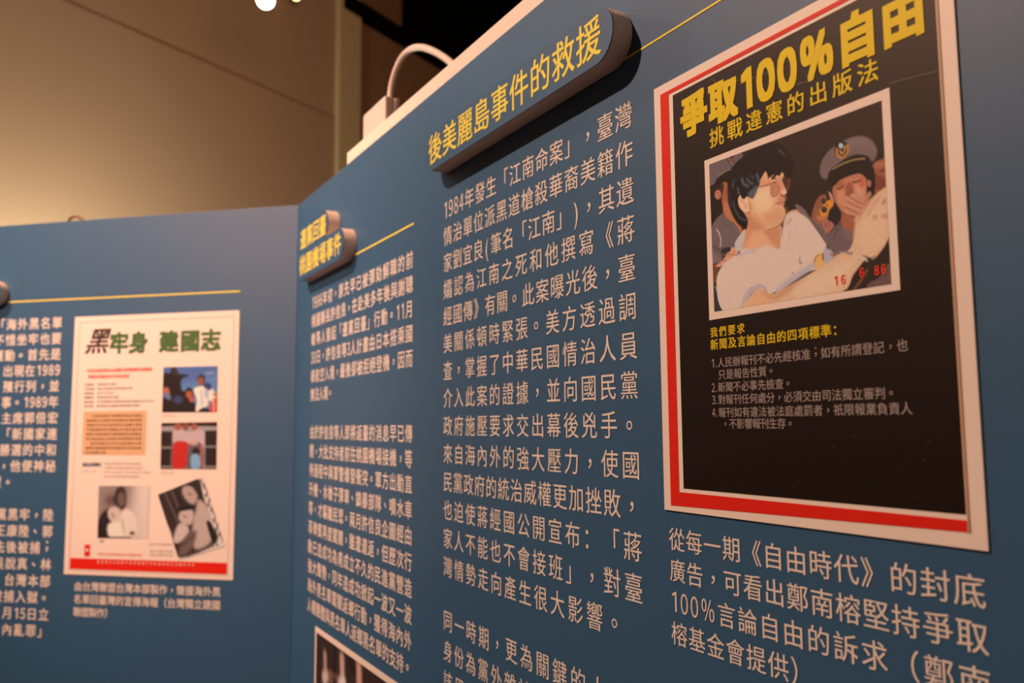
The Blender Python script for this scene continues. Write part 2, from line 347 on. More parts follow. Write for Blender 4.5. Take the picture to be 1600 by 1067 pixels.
  ('s',[.806,.531,.838,.56,.866,.581],(120,60,44),.0037,1.0),
  ('s',[.791,.552,.804,.572,.842,.593],(110,52,40),.0037,1.0),
  ('s',[.92,.498,.901,.524],(190,112,88),.0157,1.0),
  ('p',[.891,.997,.908,.971,.945,.957,1.0,.885,1.006,1.0],(108,74,68),.0,1.0),
  ('s',[.828,.996,.863,.952,.893,.904],(128,68,48),.0104,1.0),
  ('p',[.191,.305,.208,.276,.258,.303,.282,.311,.315,.253,.341,.206,.372,.177,.405,.222,.469,.216,.48,.247,.471,.268,.485,.314,.493,.346,.485,.356,.473,.364,.479,.383,.474,.399,.476,.412,.469,.422,.477,.448,.478,.484,.461,.517,.427,.538,.38,.546,.322,.519,.243,.511,.241,.429,.223,.39,.196,.348],(226,160,118),.0,1.0),
  ('p',[.295,.296,.344,.275,.397,.292,.4,.365,.409,.416,.373,.442,.314,.413,.28,.354],(236,182,142),.0,10),
  ('p',[.334,.222,.376,.224,.416,.249,.415,.273,.345,.263],(222,140,106),.0,5),
  ('p',[.427,.253,.462,.253,.469,.279,.476,.317,.441,.342,.425,.301],(214,132,104),.0,5),
  ('p',[.349,.447,.42,.431,.47,.458,.469,.493,.428,.523,.376,.521],(218,146,106),.0,10),
  ('p',[.247,.418,.301,.446,.346,.52,.298,.525,.243,.505],(212,136,100),.0,8),
  ('p',[.403,.27,.429,.272,.449,.29,.444,.331,.432,.351,.411,.348,.399,.329],(196,120,90),.0,2),
  ('s',[.403,.275,.399,.326,.411,.347,.432,.35,.446,.325,.449,.29],(158,86,64),.0037,1.0),
  ('p',[.47,.255,.488,.243,.509,.268,.51,.286,.498,.33,.482,.307],(84,42,38),.0,1.5),
  ('s',[.509,.265,.51,.292,.498,.336],(170,90,70),.0031,1.0),
  ('s',[.327,.258,.362,.264,.412,.263],(140,80,60),.0057,1.0),
  ('p',[.256,.334,.279,.378,.265,.424,.299,.483,.346,.523,.298,.528,.243,.511,.241,.429,.26,.4],(204,128,92),.0,6),
  ('p',[.469,.35,.483,.378,.473,.399,.445,.391,.44,.365],(208,124,98),.0,4),
  ('s',[.418,.26,.433,.267],(84,42,36),.0063,1.0),
  ('s',[.408,.236,.436,.243],(60,36,30),.0047,1.0),
  ('p',[.487,.344,.486,.35,.481,.354,.476,.354,.47,.35,.466,.344,.465,.337,.467,.331,.471,.328,.477,.328,.482,.331,.486,.337],(238,172,142),.0,2),
  ('s',[.455,.349,.466,.357,.475,.367],(130,62,48),.0063,1.0),
  ('s',[.424,.395,.447,.397,.474,.405],(160,74,62),.0057,1.0),
  ('s',[.438,.406,.472,.412],(216,120,104),.0063,1.5),
  ('s',[.426,.391,.416,.406,.412,.423],(196,122,92),.0031,1.5),
  ('s',[.375,.545,.421,.542,.456,.525,.475,.495],(150,84,66),.0037,1.5),
  ('p',[.189,.304,.203,.279,.226,.303,.251,.308,.257,.359,.261,.401,.232,.393,.202,.349],(234,172,138),.0,1.0),
  ('s',[.207,.3,.225,.331,.243,.367],(212,138,106),.0052,2),
  ('s',[.235,.4,.266,.405],(150,90,60),.0037,1.5),
  ('p',[.123,.185,.141,.107,.192,.048,.256,.027,.355,.002,.448,.025,.514,.092,.543,.191,.52,.26,.495,.257,.474,.214,.454,.233,.44,.223,.419,.238,.394,.221,.387,.231,.373,.177,.337,.223,.333,.247,.308,.282,.288,.319,.27,.307,.258,.285,.232,.309,.214,.295,.205,.271,.19,.301,.198,.351,.223,.396,.249,.45,.238,.506,.213,.49,.176,.446,.147,.381,.127,.308,.121,.242],(33,23,21),.0,1.0),
  ('s',[.373,.18,.359,.197,.342,.22],(216,140,108),.0047,1.0),
  ('s',[.418,.215,.402,.224,.39,.232],(214,140,110),.0042,1.0),
  ('s',[.472,.219,.46,.234,.45,.252],(216,130,104),.0047,1.0),
  ('p',[.297,.253,.321,.249,.314,.284,.288,.319,.267,.306,.259,.279],(84,82,88),.0,3),
  ('s',[.222,.173,.23,.207,.26,.235],(96,98,108),.0073,3),
  ('s',[.253,.183,.273,.215,.291,.227],(84,86,96),.0063,3),
  ('s',[.318,.177,.326,.207,.328,.23],(92,94,100),.0073,3),
  ('s',[.171,.162,.159,.184,.161,.21],(84,82,86),.0047,2),
  ('s',[.191,.226,.199,.266],(110,104,108),.0047,2),
  ('s',[.159,.305,.17,.365,.203,.425,.236,.447],(70,72,78),.0063,2),
  ('s',[.133,.233,.137,.285,.148,.333],(58,58,62),.0047,2),
  ('s',[.27,.157,.299,.198],(60,56,60),.0063,3),
  ('s',[.455,.069,.474,.092,.487,.115],(96,74,66),.0047,2),
 ]),
 'l1': ([(-0.1763, -0.1916), (-0.1023, -0.1917), (-0.1015, -0.2472), (-0.176, -0.2467)], 84, 72, (98, 118, 150), (253, 200, 165), [
  ('p',[-.018,-.03,.499,-.015,.981,-.015,1.018,.102,.602,.323,-.01,.309],(84,100,140),.0,6),
  ('s',[.792,.153,.911,.142],(150,150,165),.0243,2),
  ('p',[-.013,.192,.11,.136,.157,.049,.231,.051,.258,.14,.479,.189,.358,.259,.336,.375,.364,.521,.461,.552,.586,.783,.614,1.012,-.005,1.009],(44,30,28),.0,1.0),
  ('s',[.181,-.01,.233,.139],(60,44,40),.0973,1.0),
  ('p',[.413,.551,.484,.451,.57,.553,.561,.697,.44,.695],(40,26,24),.0,1.0),
  ('p',[.554,.616,.547,.657,.524,.686,.493,.696,.461,.685,.438,.655,.429,.615,.436,.574,.459,.545,.49,.535,.522,.546,.545,.576],(176,88,52),.0,1.0),
  ('p',[.127,.546,.12,.595,.098,.631,.068,.644,.036,.63,.013,.594,.003,.544,.011,.495,.032,.458,.063,.446,.094,.46,.117,.496],(186,96,66),.0,1.0),
  ('p',[-.002,.602,.12,.575,.148,.721,.024,.661],(110,110,130),.0,1.0),
  ('p',[.377,.723,.367,.767,.335,.798,.292,.809,.248,.797,.215,.765,.202,.721,.213,.678,.244,.647,.288,.636,.332,.648,.365,.68],(66,62,86),.0,2),
  ('p',[.59,.726,.584,.755,.567,.775,.543,.783,.519,.775,.501,.754,.494,.725,.5,.696,.517,.675,.541,.668,.565,.676,.583,.697],(190,90,60),.0,1.0),
  ('p',[.569,.51,.676,.44,.832,.443,.964,.588,.968,.844,.848,.729,.838,.843,.755,.913,.661,.984,.613,.955,.633,.727],(236,206,196),.0,1.0),
  ('s',[.714,.527,.731,.842],(170,150,160),.0195,1.0),
  ('p',[.843,.586,.84,.643,.828,.685,.812,.7,.795,.685,.782,.643,.777,.585,.78,.528,.792,.486,.808,.471,.825,.487,.838,.529],(170,160,185),.0,2),
  ('p',[.625,.265,.696,.18,.769,.24,.76,.413,.675,.382],(48,34,32),.0,1.0),
  ('p',[.751,.332,.745,.381,.724,.416,.695,.429,.666,.415,.645,.379,.636,.329,.643,.28,.664,.245,.692,.232,.721,.246,.743,.282],(150,84,60),.0,1.0),
  ('p',[.748,.441,.819,.356,.891,.415,.869,.53],(60,60,90),.0,1.0),
  ('p',[.661,.998,.755,.899,.875,.957,.875,1.013],(40,30,34),.0,1.0),
  ('p',[.873,.815,1.013,.674,1.017,1.014,.887,.999],(206,70,40),.0,1.0),
  ('p',[1.007,.617,1.002,.637,.986,.652,.965,.657,.944,.651,.928,.636,.922,.616,.928,.596,.943,.582,.964,.577,.986,.583,1.001,.597],(190,100,70),.0,1.0),
  ('s',[.93,.702,.945,.957],(220,160,140),.0292,1.0),
 ]),
 'l2': ([(-0.1765, -0.2595), (-0.1011, -0.259), (-0.1003, -0.3147), (-0.1757, -0.315)], 84, 72, (52, 34, 28), (253, 200, 165), [
  ('p',[-.008,.078,.996,.096,.996,.175,-.006,.18],(170,140,128),.0,1.0),
  ('s',[.001,.535,.215,.537],(150,124,112),.0272,1.0),
  ('s',[.757,.524,1.0,.526],(150,124,112),.0272,1.0),
  ('s',[.777,.2,.787,.989],(180,150,138),.0242,1.0),
  ('s',[.002,.953,1.005,.954],(150,120,108),.0302,1.0),
  ('s',[.209,.191,.191,.953],(120,96,86),.0212,1.0),
  ('p',[.238,.119,.482,.195,.752,.164,.772,.488,.713,.559,.368,.629,.229,.483],(204,160,146),.0,1.0),
  ('p',[.366,.092,.357,.132,.333,.161,.3,.171,.266,.159,.241,.13,.232,.089,.24,.049,.264,.02,.297,.01,.331,.022,.356,.051],(170,84,60),.0,1.0),
  ('p',[.502,.087,.494,.127,.473,.156,.443,.166,.412,.155,.389,.125,.381,.085,.388,.045,.41,.016,.44,.006,.471,.017,.493,.047],(150,70,52),.0,1.0),
  ('p',[.65,.097,.643,.137,.624,.165,.597,.176,.569,.164,.549,.135,.541,.095,.548,.055,.567,.026,.594,.016,.622,.027,.642,.057],(170,90,64),.0,1.0),
  ('p',[.258,.41,.486,.431,.489,.63,.434,.989,.238,.989,.216,.628],(206,42,34),.0,1.0),
  ('p',[.502,.485,.636,.415,.757,.524,.763,.954,.494,.989],(110,84,84),.0,1.0),
  ('p',[.711,.631,.702,.678,.676,.712,.64,.724,.604,.711,.577,.677,.567,.63,.576,.583,.602,.549,.638,.537,.674,.55,.701,.584],(50,34,34),.0,1.0),
  ('p',[.55,.72,.67,.685,.717,.846,.689,.996,.569,.996],(132,160,176),.0,1.0),
  ('s',[.727,.488,.739,.918],(190,90,60),.0363,1.0),
  ('p',[.669,.433,.659,.462,.631,.483,.592,.49,.553,.482,.524,.46,.513,.431,.523,.402,.551,.382,.59,.374,.63,.383,.658,.404],(210,150,130),.0,1.0),
 ]),
 'l3': ([(-0.2609, -0.3357), (-0.1888, -0.335), (-0.1895, -0.398), (-0.2595, -0.3987)], 72, 74, (214, 170, 148), (253, 200, 165), [
  ('p',[-.034,-.022,.686,-.022,.575,.499,.319,.758,-.016,.761],(150,116,100),.0,12),
  ('p',[.752,.0,1.01,.0,1.023,1.0,.825,1.002],(236,192,164),.0,14),
  ('p',[-.0,.696,.095,.502,.243,.437,.283,.661,.293,1.009,-.01,1.013],(52,34,30),.0,2),
  ('p',[.367,.277,.354,.331,.314,.371,.258,.386,.201,.371,.159,.332,.142,.278,.156,.224,.196,.184,.252,.17,.308,.184,.35,.223],(110,78,66),.0,5),
  ('p',[.302,.214,.363,.041,.493,.025,.547,.182,.539,.403,.475,.467,.34,.372,.298,.277],(66,44,38),.0,2),
  ('p',[.524,.261,.517,.33,.492,.382,.456,.401,.42,.382,.391,.331,.379,.261,.387,.192,.412,.141,.447,.122,.484,.141,.512,.191],(120,84,70),.0,2),
  ('p',[.444,.532,.573,.435,.743,.593,.787,.883,.659,.982,.426,.985,.385,.757],(240,196,168),.0,2),
  ('p',[.195,.501,.275,.411,.408,.436,.462,.563,.383,.693,.249,.662],(222,176,150),.0,2),
  ('s',[.279,.533,.314,.597],(150,110,95),.0326,2),
  ('p',[.202,.759,.35,.677,.468,.757,.557,.934,.326,1.002,.224,.955],(246,206,180),.0,2),
  ('p',[.742,.899,.735,.919,.717,.933,.69,.939,.664,.934,.644,.92,.636,.901,.642,.881,.661,.867,.687,.861,.714,.866,.734,.88],(110,78,66),.0,1.0),
  ('s',[.091,.989,.659,.982],(60,42,38),.0261,1.0),
  ('s',[.482,.66,.523,.886],(200,156,134),.0261,3),
 ]),
 'l4': ([(-0.178, -0.3456), (-0.1179, -0.3237), (-0.0861, -0.4044), (-0.1464, -0.4222)], 76, 86, (230, 190, 165), (253, 200, 165), [
  ('p',[.0,.0,.837,-.032,.893,.266,.884,.629,.864,.917,.024,.966,.019,.58],(62,44,38),.0,1.0),
  ('s',[.149,.0,.224,.474],(104,76,66),.0347,1.0),
  ('s',[.302,.003,.336,.4],(104,76,66),.0347,1.0),
  ('s',[.397,.002,.412,.243],(44,30,26),.0347,1.0),
  ('p',[.761,.281,.89,.387,.894,.607,.772,.872,.456,.929,.382,.813,.527,.545,.677,.383],(200,158,136),.0,3),
  ('p',[.788,.606,.874,.651,.852,.89,.777,.898],(40,28,26),.0,1.0),
  ('p',[.504,.092,.59,.029,.779,.091,.802,.194,.729,.273,.638,.312,.533,.224],(190,148,128),.0,2),
  ('p',[.6,.007,.778,.017,.886,.167,.804,.268,.764,.16,.715,.074],(60,42,38),.0,2),
  ('s',[.608,.144,.665,.179],(110,78,66),.0243,1.0),
  ('p',[.313,.369,.447,.327,.585,.385,.538,.523,.406,.567,.27,.46],(206,164,142),.0,2),
  ('s',[.341,.313,.584,.348],(40,28,24),.0762,1.0),
  ('s',[.365,.419,.426,.446],(120,84,72),.0243,1.0),
  ('p',[.015,.707,.202,.52,.35,.529,.38,.661,.126,.757],(214,172,150),.0,2),
  ('p',[.081,.85,.307,.695,.507,.665,.509,.74,.322,.9,.07,.95],(120,86,74),.0,3),
  ('s',[.172,.818,.442,.725],(80,56,48),.0277,2),
  ('p',[.951,.052,.942,.063,.929,.069,.915,.069,.904,.062,.899,.051,.901,.038,.91,.027,.923,.021,.937,.021,.948,.028,.953,.039],(90,66,58),.0,1.0),
  ('p',[.99,.132,.981,.143,.967,.149,.953,.149,.942,.142,.937,.131,.939,.119,.948,.108,.961,.101,.975,.102,.987,.108,.992,.119],(90,66,58),.0,1.0),
  ('p',[1.028,.212,1.019,.223,1.006,.229,.992,.229,.981,.222,.976,.211,.978,.199,.987,.188,1.0,.181,1.014,.181,1.025,.188,1.03,.199],(90,66,58),.0,1.0),
  ('p',[.972,.267,.963,.278,.95,.284,.936,.284,.925,.278,.92,.267,.922,.254,.931,.243,.944,.237,.958,.237,.969,.243,.974,.254],(90,66,58),.0,1.0),
  ('p',[1.011,.347,1.002,.358,.989,.364,.975,.364,.964,.358,.958,.347,.961,.334,.969,.323,.983,.317,.997,.317,1.008,.323,1.013,.334],(90,66,58),.0,1.0),
  ('p',[.955,.403,.946,.414,.933,.42,.919,.421,.908,.414,.902,.403,.905,.39,.913,.379,.927,.373,.941,.373,.952,.379,.957,.39],(90,66,58),.0,1.0),
  ('p',[.993,.482,.985,.494,.971,.5,.957,.5,.946,.494,.941,.483,.943,.47,.952,.459,.965,.453,.979,.452,.99,.459,.996,.47],(90,66,58),.0,1.0),
  ('p',[1.032,.562,1.023,.573,1.01,.579,.996,.58,.985,.574,.98,.563,.982,.55,.991,.539,1.004,.532,1.018,.532,1.029,.538,1.034,.549],(90,66,58),.0,1.0),
  ('p',[.976,.619,.967,.63,.954,.637,.94,.637,.929,.631,.924,.62,.926,.607,.935,.595,.948,.589,.962,.589,.973,.595,.978,.606],(90,66,58),.0,1.0),
  ('p',[1.015,.698,1.006,.709,.993,.716,.979,.716,.967,.71,.962,.699,.964,.686,.973,.675,.987,.668,1.001,.668,1.012,.674,1.017,.685],(90,66,58),.0,1.0),
  ('p',[.959,.755,.95,.767,.937,.773,.923,.774,.911,.768,.906,.757,.908,.744,.917,.732,.931,.726,.945,.725,.956,.731,.961,.742],(90,66,58),.0,1.0),
  ('p',[.997,.834,.989,.846,.975,.853,.961,.853,.95,.847,.945,.836,.947,.823,.956,.812,.969,.805,.983,.805,.994,.811,1.0,.822],(90,66,58),.0,1.0),
  ('p',[1.036,.913,1.027,.925,1.014,.931,1.0,.932,.989,.926,.984,.915,.986,.902,.995,.891,1.008,.884,1.022,.883,1.033,.889,1.038,.9],(90,66,58),.0,1.0),
  ('p',[.971,.093,.965,.1,.955,.104,.945,.103,.936,.099,.932,.091,.933,.083,.939,.076,.948,.073,.959,.073,.967,.078,.972,.085],(120,92,80),.0,1.0),
  ('p',[.989,.168,.983,.175,.973,.178,.963,.178,.954,.173,.95,.166,.951,.158,.957,.151,.966,.147,.977,.148,.985,.152,.99,.16],(120,92,80),.0,1.0),
  ('p',[1.007,.242,1.001,.249,.991,.253,.981,.252,.972,.248,.968,.241,.969,.232,.975,.226,.985,.222,.995,.222,1.003,.227,1.008,.234],(120,92,80),.0,1.0),
  ('p',[1.025,.317,1.019,.324,1.009,.327,.999,.327,.99,.323,.986,.315,.987,.307,.993,.3,1.003,.296,1.013,.297,1.021,.301,1.026,.308],(120,92,80),.0,1.0),
  ('p',[.967,.372,.961,.379,.952,.383,.942,.383,.933,.378,.929,.371,.93,.363,.936,.356,.945,.352,.956,.352,.964,.357,.968,.364],(120,92,80),.0,1.0),
  ('p',[.986,.447,.979,.454,.97,.458,.96,.457,.951,.453,.947,.446,.948,.437,.954,.43,.963,.427,.974,.427,.982,.431,.986,.438],(120,92,80),.0,1.0),
  ('p',[1.004,.521,.998,.528,.988,.532,.978,.532,.969,.528,.965,.52,.966,.512,.972,.505,.981,.501,.992,.501,1.0,.506,1.005,.513],(120,92,80),.0,1.0),
  ('p',[1.022,.596,1.016,.603,1.006,.606,.996,.606,.987,.602,.983,.595,.984,.587,.99,.58,.999,.576,1.01,.576,1.018,.58,1.023,.587],(120,92,80),.0,1.0),
  ('p',[.964,.652,.958,.659,.949,.663,.938,.663,.93,.659,.925,.652,.926,.643,.933,.636,.942,.632,.952,.632,.961,.637,.965,.644],(120,92,80),.0,1.0),
  ('p',[.982,.727,.976,.734,.967,.738,.956,.738,.948,.734,.944,.726,.945,.718,.951,.711,.96,.707,.971,.707,.979,.711,.983,.718],(120,92,80),.0,1.0),
  ('p',[1.0,.801,.994,.808,.985,.812,.975,.812,.966,.808,.962,.801,.963,.793,.969,.785,.978,.781,.989,.781,.997,.786,1.001,.793],(120,92,80),.0,1.0),
  ('p',[1.018,.875,1.012,.883,1.003,.887,.993,.887,.984,.883,.98,.875,.981,.867,.987,.86,.996,.856,1.007,.856,1.015,.86,1.019,.867],(120,92,80),.0,1.0),
  ('p',[.113,.974,.104,.981,.09,.985,.073,.984,.059,.979,.05,.97,.05,.961,.058,.954,.072,.95,.089,.951,.104,.957,.112,.965],(100,74,64),.0,1.0),
  ('p',[.212,.972,.204,.979,.19,.982,.174,.981,.159,.976,.151,.968,.15,.959,.158,.952,.173,.948,.189,.949,.204,.954,.212,.963],(100,74,64),.0,1.0),
  ('p',[.311,.969,.303,.976,.289,.98,.273,.979,.259,.974,.25,.965,.25,.956,.258,.949,.272,.946,.288,.947,.303,.952,.311,.96],(100,74,64),.0,1.0),
  ('p',[.409,.967,.401,.974,.387,.977,.371,.977,.357,.971,.349,.963,.348,.954,.356,.947,.37,.943,.386,.944,.4,.95,.409,.958],(100,74,64),.0,1.0),
  ('p',[.506,.964,.498,.972,.484,.975,.468,.974,.454,.969,.446,.961,.446,.952,.453,.945,.467,.941,.483,.942,.497,.947,.505,.956],(100,74,64),.0,1.0),
  ('p',[.601,.962,.594,.969,.58,.973,.564,.972,.55,.966,.542,.958,.542,.949,.55,.942,.563,.939,.579,.94,.593,.945,.601,.953],(100,74,64),.0,1.0),
  ('p',[.696,.96,.688,.967,.675,.97,.659,.969,.645,.964,.637,.956,.637,.947,.645,.94,.658,.937,.674,.938,.687,.943,.695,.951],(100,74,64),.0,1.0),
  ('p',[.789,.957,.782,.964,.768,.968,.753,.967,.739,.962,.731,.954,.731,.945,.739,.938,.752,.934,.767,.936,.781,.941,.789,.949],(100,74,64),.0,1.0),
  ('p',[.882,.955,.874,.962,.861,.966,.846,.965,.832,.959,.824,.951,.824,.943,.832,.936,.845,.932,.86,.933,.873,.939,.881,.947],(100,74,64),.0,1.0),
 ]),
 'r1': ([(0.1007, -0.478), (0.32, -0.478), (0.32, -0.62), (0.1007, -0.62)], 60, 50, (60, 36, 28), (250, 200, 165), [
  ('s',[.135,.113,.14,.181,.147,.326],(205,150,125),.035,1.0),
  ('p',[.106,.243,.176,.212,.183,.277,.109,.307],(225,175,150),0,1.0),
  ('s',[.375,.053,.381,.12,.394,.251],(215,160,135),.05,1.0),
  ('p',[.339,.193,.411,.161,.432,.235,.337,.274],(240,195,180),0,1.0),
  ('s',[.591,.038,.597,.102,.612,.228],(215,150,120),.06,1.0),
  ('s',[.192,.211,.315,.198],(150,100,75),.012,1.0),
  ('s',[.269,.009,.274,.18],(36,22,18),.03,1.0),
  ('s',[.483,.027,.539,.062],(40,24,18),.05,1.0),
  ('s',[.213,.232,.235,.262],(160,110,85),.02,1.0),
 ]),
}

def smooth_closed(p, closed=True, n=6):
    p = np.array(p, float); N = len(p); out = []
    R = range(N) if closed else range(N-1)
    for i in R:
        if closed: a, b, c, d = p[(i-1) % N], p[i], p[(i+1) % N], p[(i+2) % N]
        else: a, b, c, d = p[max(i-1, 0)], p[i], p[i+1], p[min(i+2, N-1)]
        for k in range(n):
            t = k/n
            out.append(.5*((2*b) + (-a+c)*t + (2*a-5*b+4*c-d)*t*t + (-a+3*b-3*c+d)*t**3))
    if not closed: out.append(p[-1])
    return np.array(out)
def coverage(kind, pts, w, NX, NY, soft, asp):
    X, Y = np.meshgrid(np.linspace(0, 1, NX), np.linspace(0, 1, NY)); px = 1/NX
    q = smooth_closed(pts, kind == 'p', 4)
    y_as = asp
    qa = q*[1, y_as]; Ya = Y*y_as
    lo = qa.min(0)-(w+soft*4*px+.01); hi = qa.max(0)+(w+soft*4*px+.01)
    sel = (X >= lo[0]) & (X <= hi[0]) & (Ya >= lo[1]) & (Ya <= hi[1])
    xs, ys = X[sel], Ya[sel]
    if xs.size == 0: return None
    d = np.full(xs.shape, 9.); ins = np.zeros(xs.shape, bool)
    M_ = len(qa); R = range(M_) if kind == 'p' else range(M_-1)
    for i in R:
        a, b = qa[i], qa[(i+1) % M_]; ab = b-a; L = ab@ab+1e-12
        t = np.clip(((xs-a[0])*ab[0]+(ys-a[1])*ab[1])/L, 0, 1)
        d = np.minimum(d, np.hypot(xs-a[0]-t*ab[0], ys-a[1]-t*ab[1]))
        if kind == 'p':
            c = ((a[1] > ys) != (b[1] > ys)) & (xs < (b[0]-a[0])*(ys-a[1])/(b[1]-a[1]+1e-12)+a[0])
            ins ^= c
    sd = np.where(ins, -d, d) if kind == 'p' else d-w/2
    e = soft*px*1.1
    al = np.clip(.5 - sd/(2*e), 0, 1); al = al*al*(3-2*al)
    return sel, al
def photo_mesh(key, name, parent, ox, oz, y, grain=.05):
    """build the print of PHOTOS[key] as a grid; corners are panel (u, v); (ox, oz) = parent's panel position"""
    cr, NX, NY, bg, wh, layers = PHOTOS[key]
    wl = np.array(lin(wh)); A = lambda c: np.clip(np.array(lin(c))/wl*.84, .004, .95)
    img = np.zeros((NY, NX, 3)); img[:] = A(bg)
    W = math.dist(cr[0], cr[1]); H = math.dist(cr[0], cr[3])
    for kind, flat, c, wd, soft in layers:
        r = coverage(kind, list(zip(flat[::2], flat[1::2])), wd, NX, NY, soft, H/W)
        if r is None: continue
        sel, al = r; img[sel] = img[sel]*(1-al[:, None]) + A(c)*al[:, None]
    rs = np.random.RandomState(3); img *= 1 + grain*rs.randn(NY, NX, 1)
    c4 = [np.array(c) - (ox, oz) for c in cr]
    s, t = np.meshgrid(np.linspace(0, 1, NX), np.linspace(0, 1, NY)); s = s[..., None]; t = t[..., None]
    uv = (c4[0]*(1-s)+c4[1]*s)*(1-t) + (c4[3]*(1-s)+c4[2]*s)*t
    co = np.stack([uv[..., 0]*S, np.full((NY, NX), y), uv[..., 1]*S], -1).reshape(-1, 3)
    me = bpy.data.meshes.new(name); i = (np.arange(NY-1)[:, None]*NX + np.arange(NX-1)).ravel()
    F = np.stack([i, i+NX, i+NX+1, i+1], -1); me.vertices.add(NX*NY); me.vertices.foreach_set('co', co.ravel())
    me.loops.add(F.size); me.loops.foreach_set('vertex_index', F.ravel()); me.polygons.add(len(F))
    me.polygons.foreach_set('loop_start', np.arange(len(F))*4); me.update(calc_edges=True); me.validate()
    at = me.color_attributes.new('print', 'FLOAT_COLOR', 'POINT')
    at.data.foreach_set('color', np.concatenate([np.clip(img, 0, 1).reshape(-1, 3), np.ones((NX*NY, 1))], 1).ravel())
    mt = mat('photographic_print', (.5, .5, .5), .5, .22); nt = mt.node_tree; n = nt.nodes.new('ShaderNodeAttribute'); n.attribute_name = 'print'
    nt.links.new(n.outputs['Color'], nt.nodes['Principled BSDF'].inputs['Base Color'])
    return link(name, me, mt, parent)

# ================================================================== the hall
WA = Vector((-1.57, 2.56)); WD = Vector((.5213, .8534)); WN = Vector((.8534, -.5213))      # long wall: point, heading, normal into the hall
def wallbox(name, s0, s1, d0, d1, z0, z1, m, parent=None, bev=0):
    """box along the long wall: s along it, d out of it (into the hall), z above the camera"""
    bm = bmesh.new()
    cs = [WA+WD*s0+WN*d0, WA+WD*s1+WN*d0, WA+WD*s1+WN*d1, WA+WD*s0+WN*d1]
    a = [bm.verts.new(P(c.x, c.y, z0)) for c in cs]; b = [bm.verts.new(P(c.x, c.y, z1)) for c in cs]
    bm.faces.new(a); bm.faces.new(b)
    for k in range(4): bm.faces.new((a[k], a[(k+1) % 4], b[(k+1) % 4], b[k]))
    if bev: bmesh.ops.bevel(bm, geom=list(bm.edges), offset=bev, segments=2, affect='EDGES')
    return from_bm(name, bm, m, parent)
FLZ = -CAMZ/S
struct(wallbox('wall_back', -3.2, 1.45, -.12, 0, FLZ, 2.5, M['wall']))
struct(wallbox('trim_1', -3.2, 1.45, 0, .005, FLZ, 1.43, M['wall'], bev=.002))                  # lower wall board, its top edge makes the slanting joint
struct(wallbox('trim_2', 1.432, 1.588, -.02, .022, FLZ, 2.5, M['pale'], bev=.006))                # pilaster
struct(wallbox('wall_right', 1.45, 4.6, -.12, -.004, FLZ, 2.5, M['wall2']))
struct(wallbox('trim_3', 1.46, 4.6, -.04, .035, 1.985, 2.062, M['blackpaint']))                  # black beam
struct(wallbox('trim_4', 1.925, 4.6, -.04, .025, 2.0, 2.5, M['blackpaint']))                    # black drop above the beam
bm = bmesh.new(); box_bm(bm, P(-4.2, -3.2, FLZ-.08), P(3.2, 7.2, FLZ)); struct(from_bm('floor', bm, M['floor']))
bm = bmesh.new(); box_bm(bm, P(-4.2, -3.2, 2.5), P(3.2, 7.2, 2.6)); struct(from_bm('ceiling', bm, M['blackpaint']))
bm = bmesh.new(); box_bm(bm, P(-4.2, -3.3, FLZ), P(3.2, -3.2, 2.5)); struct(from_bm('wall_front', bm, M['wall2']))
bm = bmesh.new(); box_bm(bm, P(3.2, -3.2, FLZ), P(3.3, 7.2, 2.5)); struct(from_bm('wall_far_right', bm, M['wall2']))
bm = bmesh.new(); box_bm(bm, P(-4.3, -3.2, FLZ), P(-4.2, 7.2, 2.5)); struct(from_bm('wall_left', bm, M['wall2']))

# ================================================================== right-hand display panel
H0 = TOP/S                                        # panel height in layout units
def board(name, parent, u0, u1, zt, zb, y0, y1, m, bev=.0006):
    bm = bmesh.new(); box_bm(bm, (u0*S, y0, zb*S), (u1*S, y1, zt*S), bev); return from_bm(name, bm, m, parent)
panR = empty('display_panel', FOLD, AR)
tag(panR, 'long blue display panel with white Chinese text columns, receding from the right to the fold', 'display panel')
board('board', panR, 0, .965, H0, .02, 0, .006, M['blue'])
YT = -.0003
def z(v): return H0 + v
ink = M['ink']
# first column, beside the fold
c1 = ['1986年初，原先早已被彈劾解職的前', '桃園縣長許信良，在赴美多年後與謝聰', '敏等人發起「遷黨回臺」行動。11月', '30日，許信良等3人計畫由日本搭乘國',
      '泰航空入境，最後卻被拒絕登機，因而', '無法入境。', None, '由於許信良等人即將返臺的消息早已傳', '開，大批支持者前往桃園機場接機，等',
      '待過程中與軍警爆發衝突。軍方出動直', '升機、水槍子彈車、鎮暴部隊、噴水車', '等，才驅離民眾。兩月許信良企圖經由', '菲律賓再度闖關，雖遭遣返，但歷次行',
      '動已造成功為甫成立不久的民進黨營造', '強大聲勢，同年造成功掀起一波又一波', '海外黑名單闖關返鄉行動，獲得海內外', '人權團體與黑名單人返鄉黑名單的支持。']
V1 = -.1282; P1 = .02048
for i, s in enumerate(c1):
    if s: text('text_line', s, .0622, None if len(s) < 8 else .3495, z(V1 - P1*i), .0158, ink, panR, YT, off=.012)
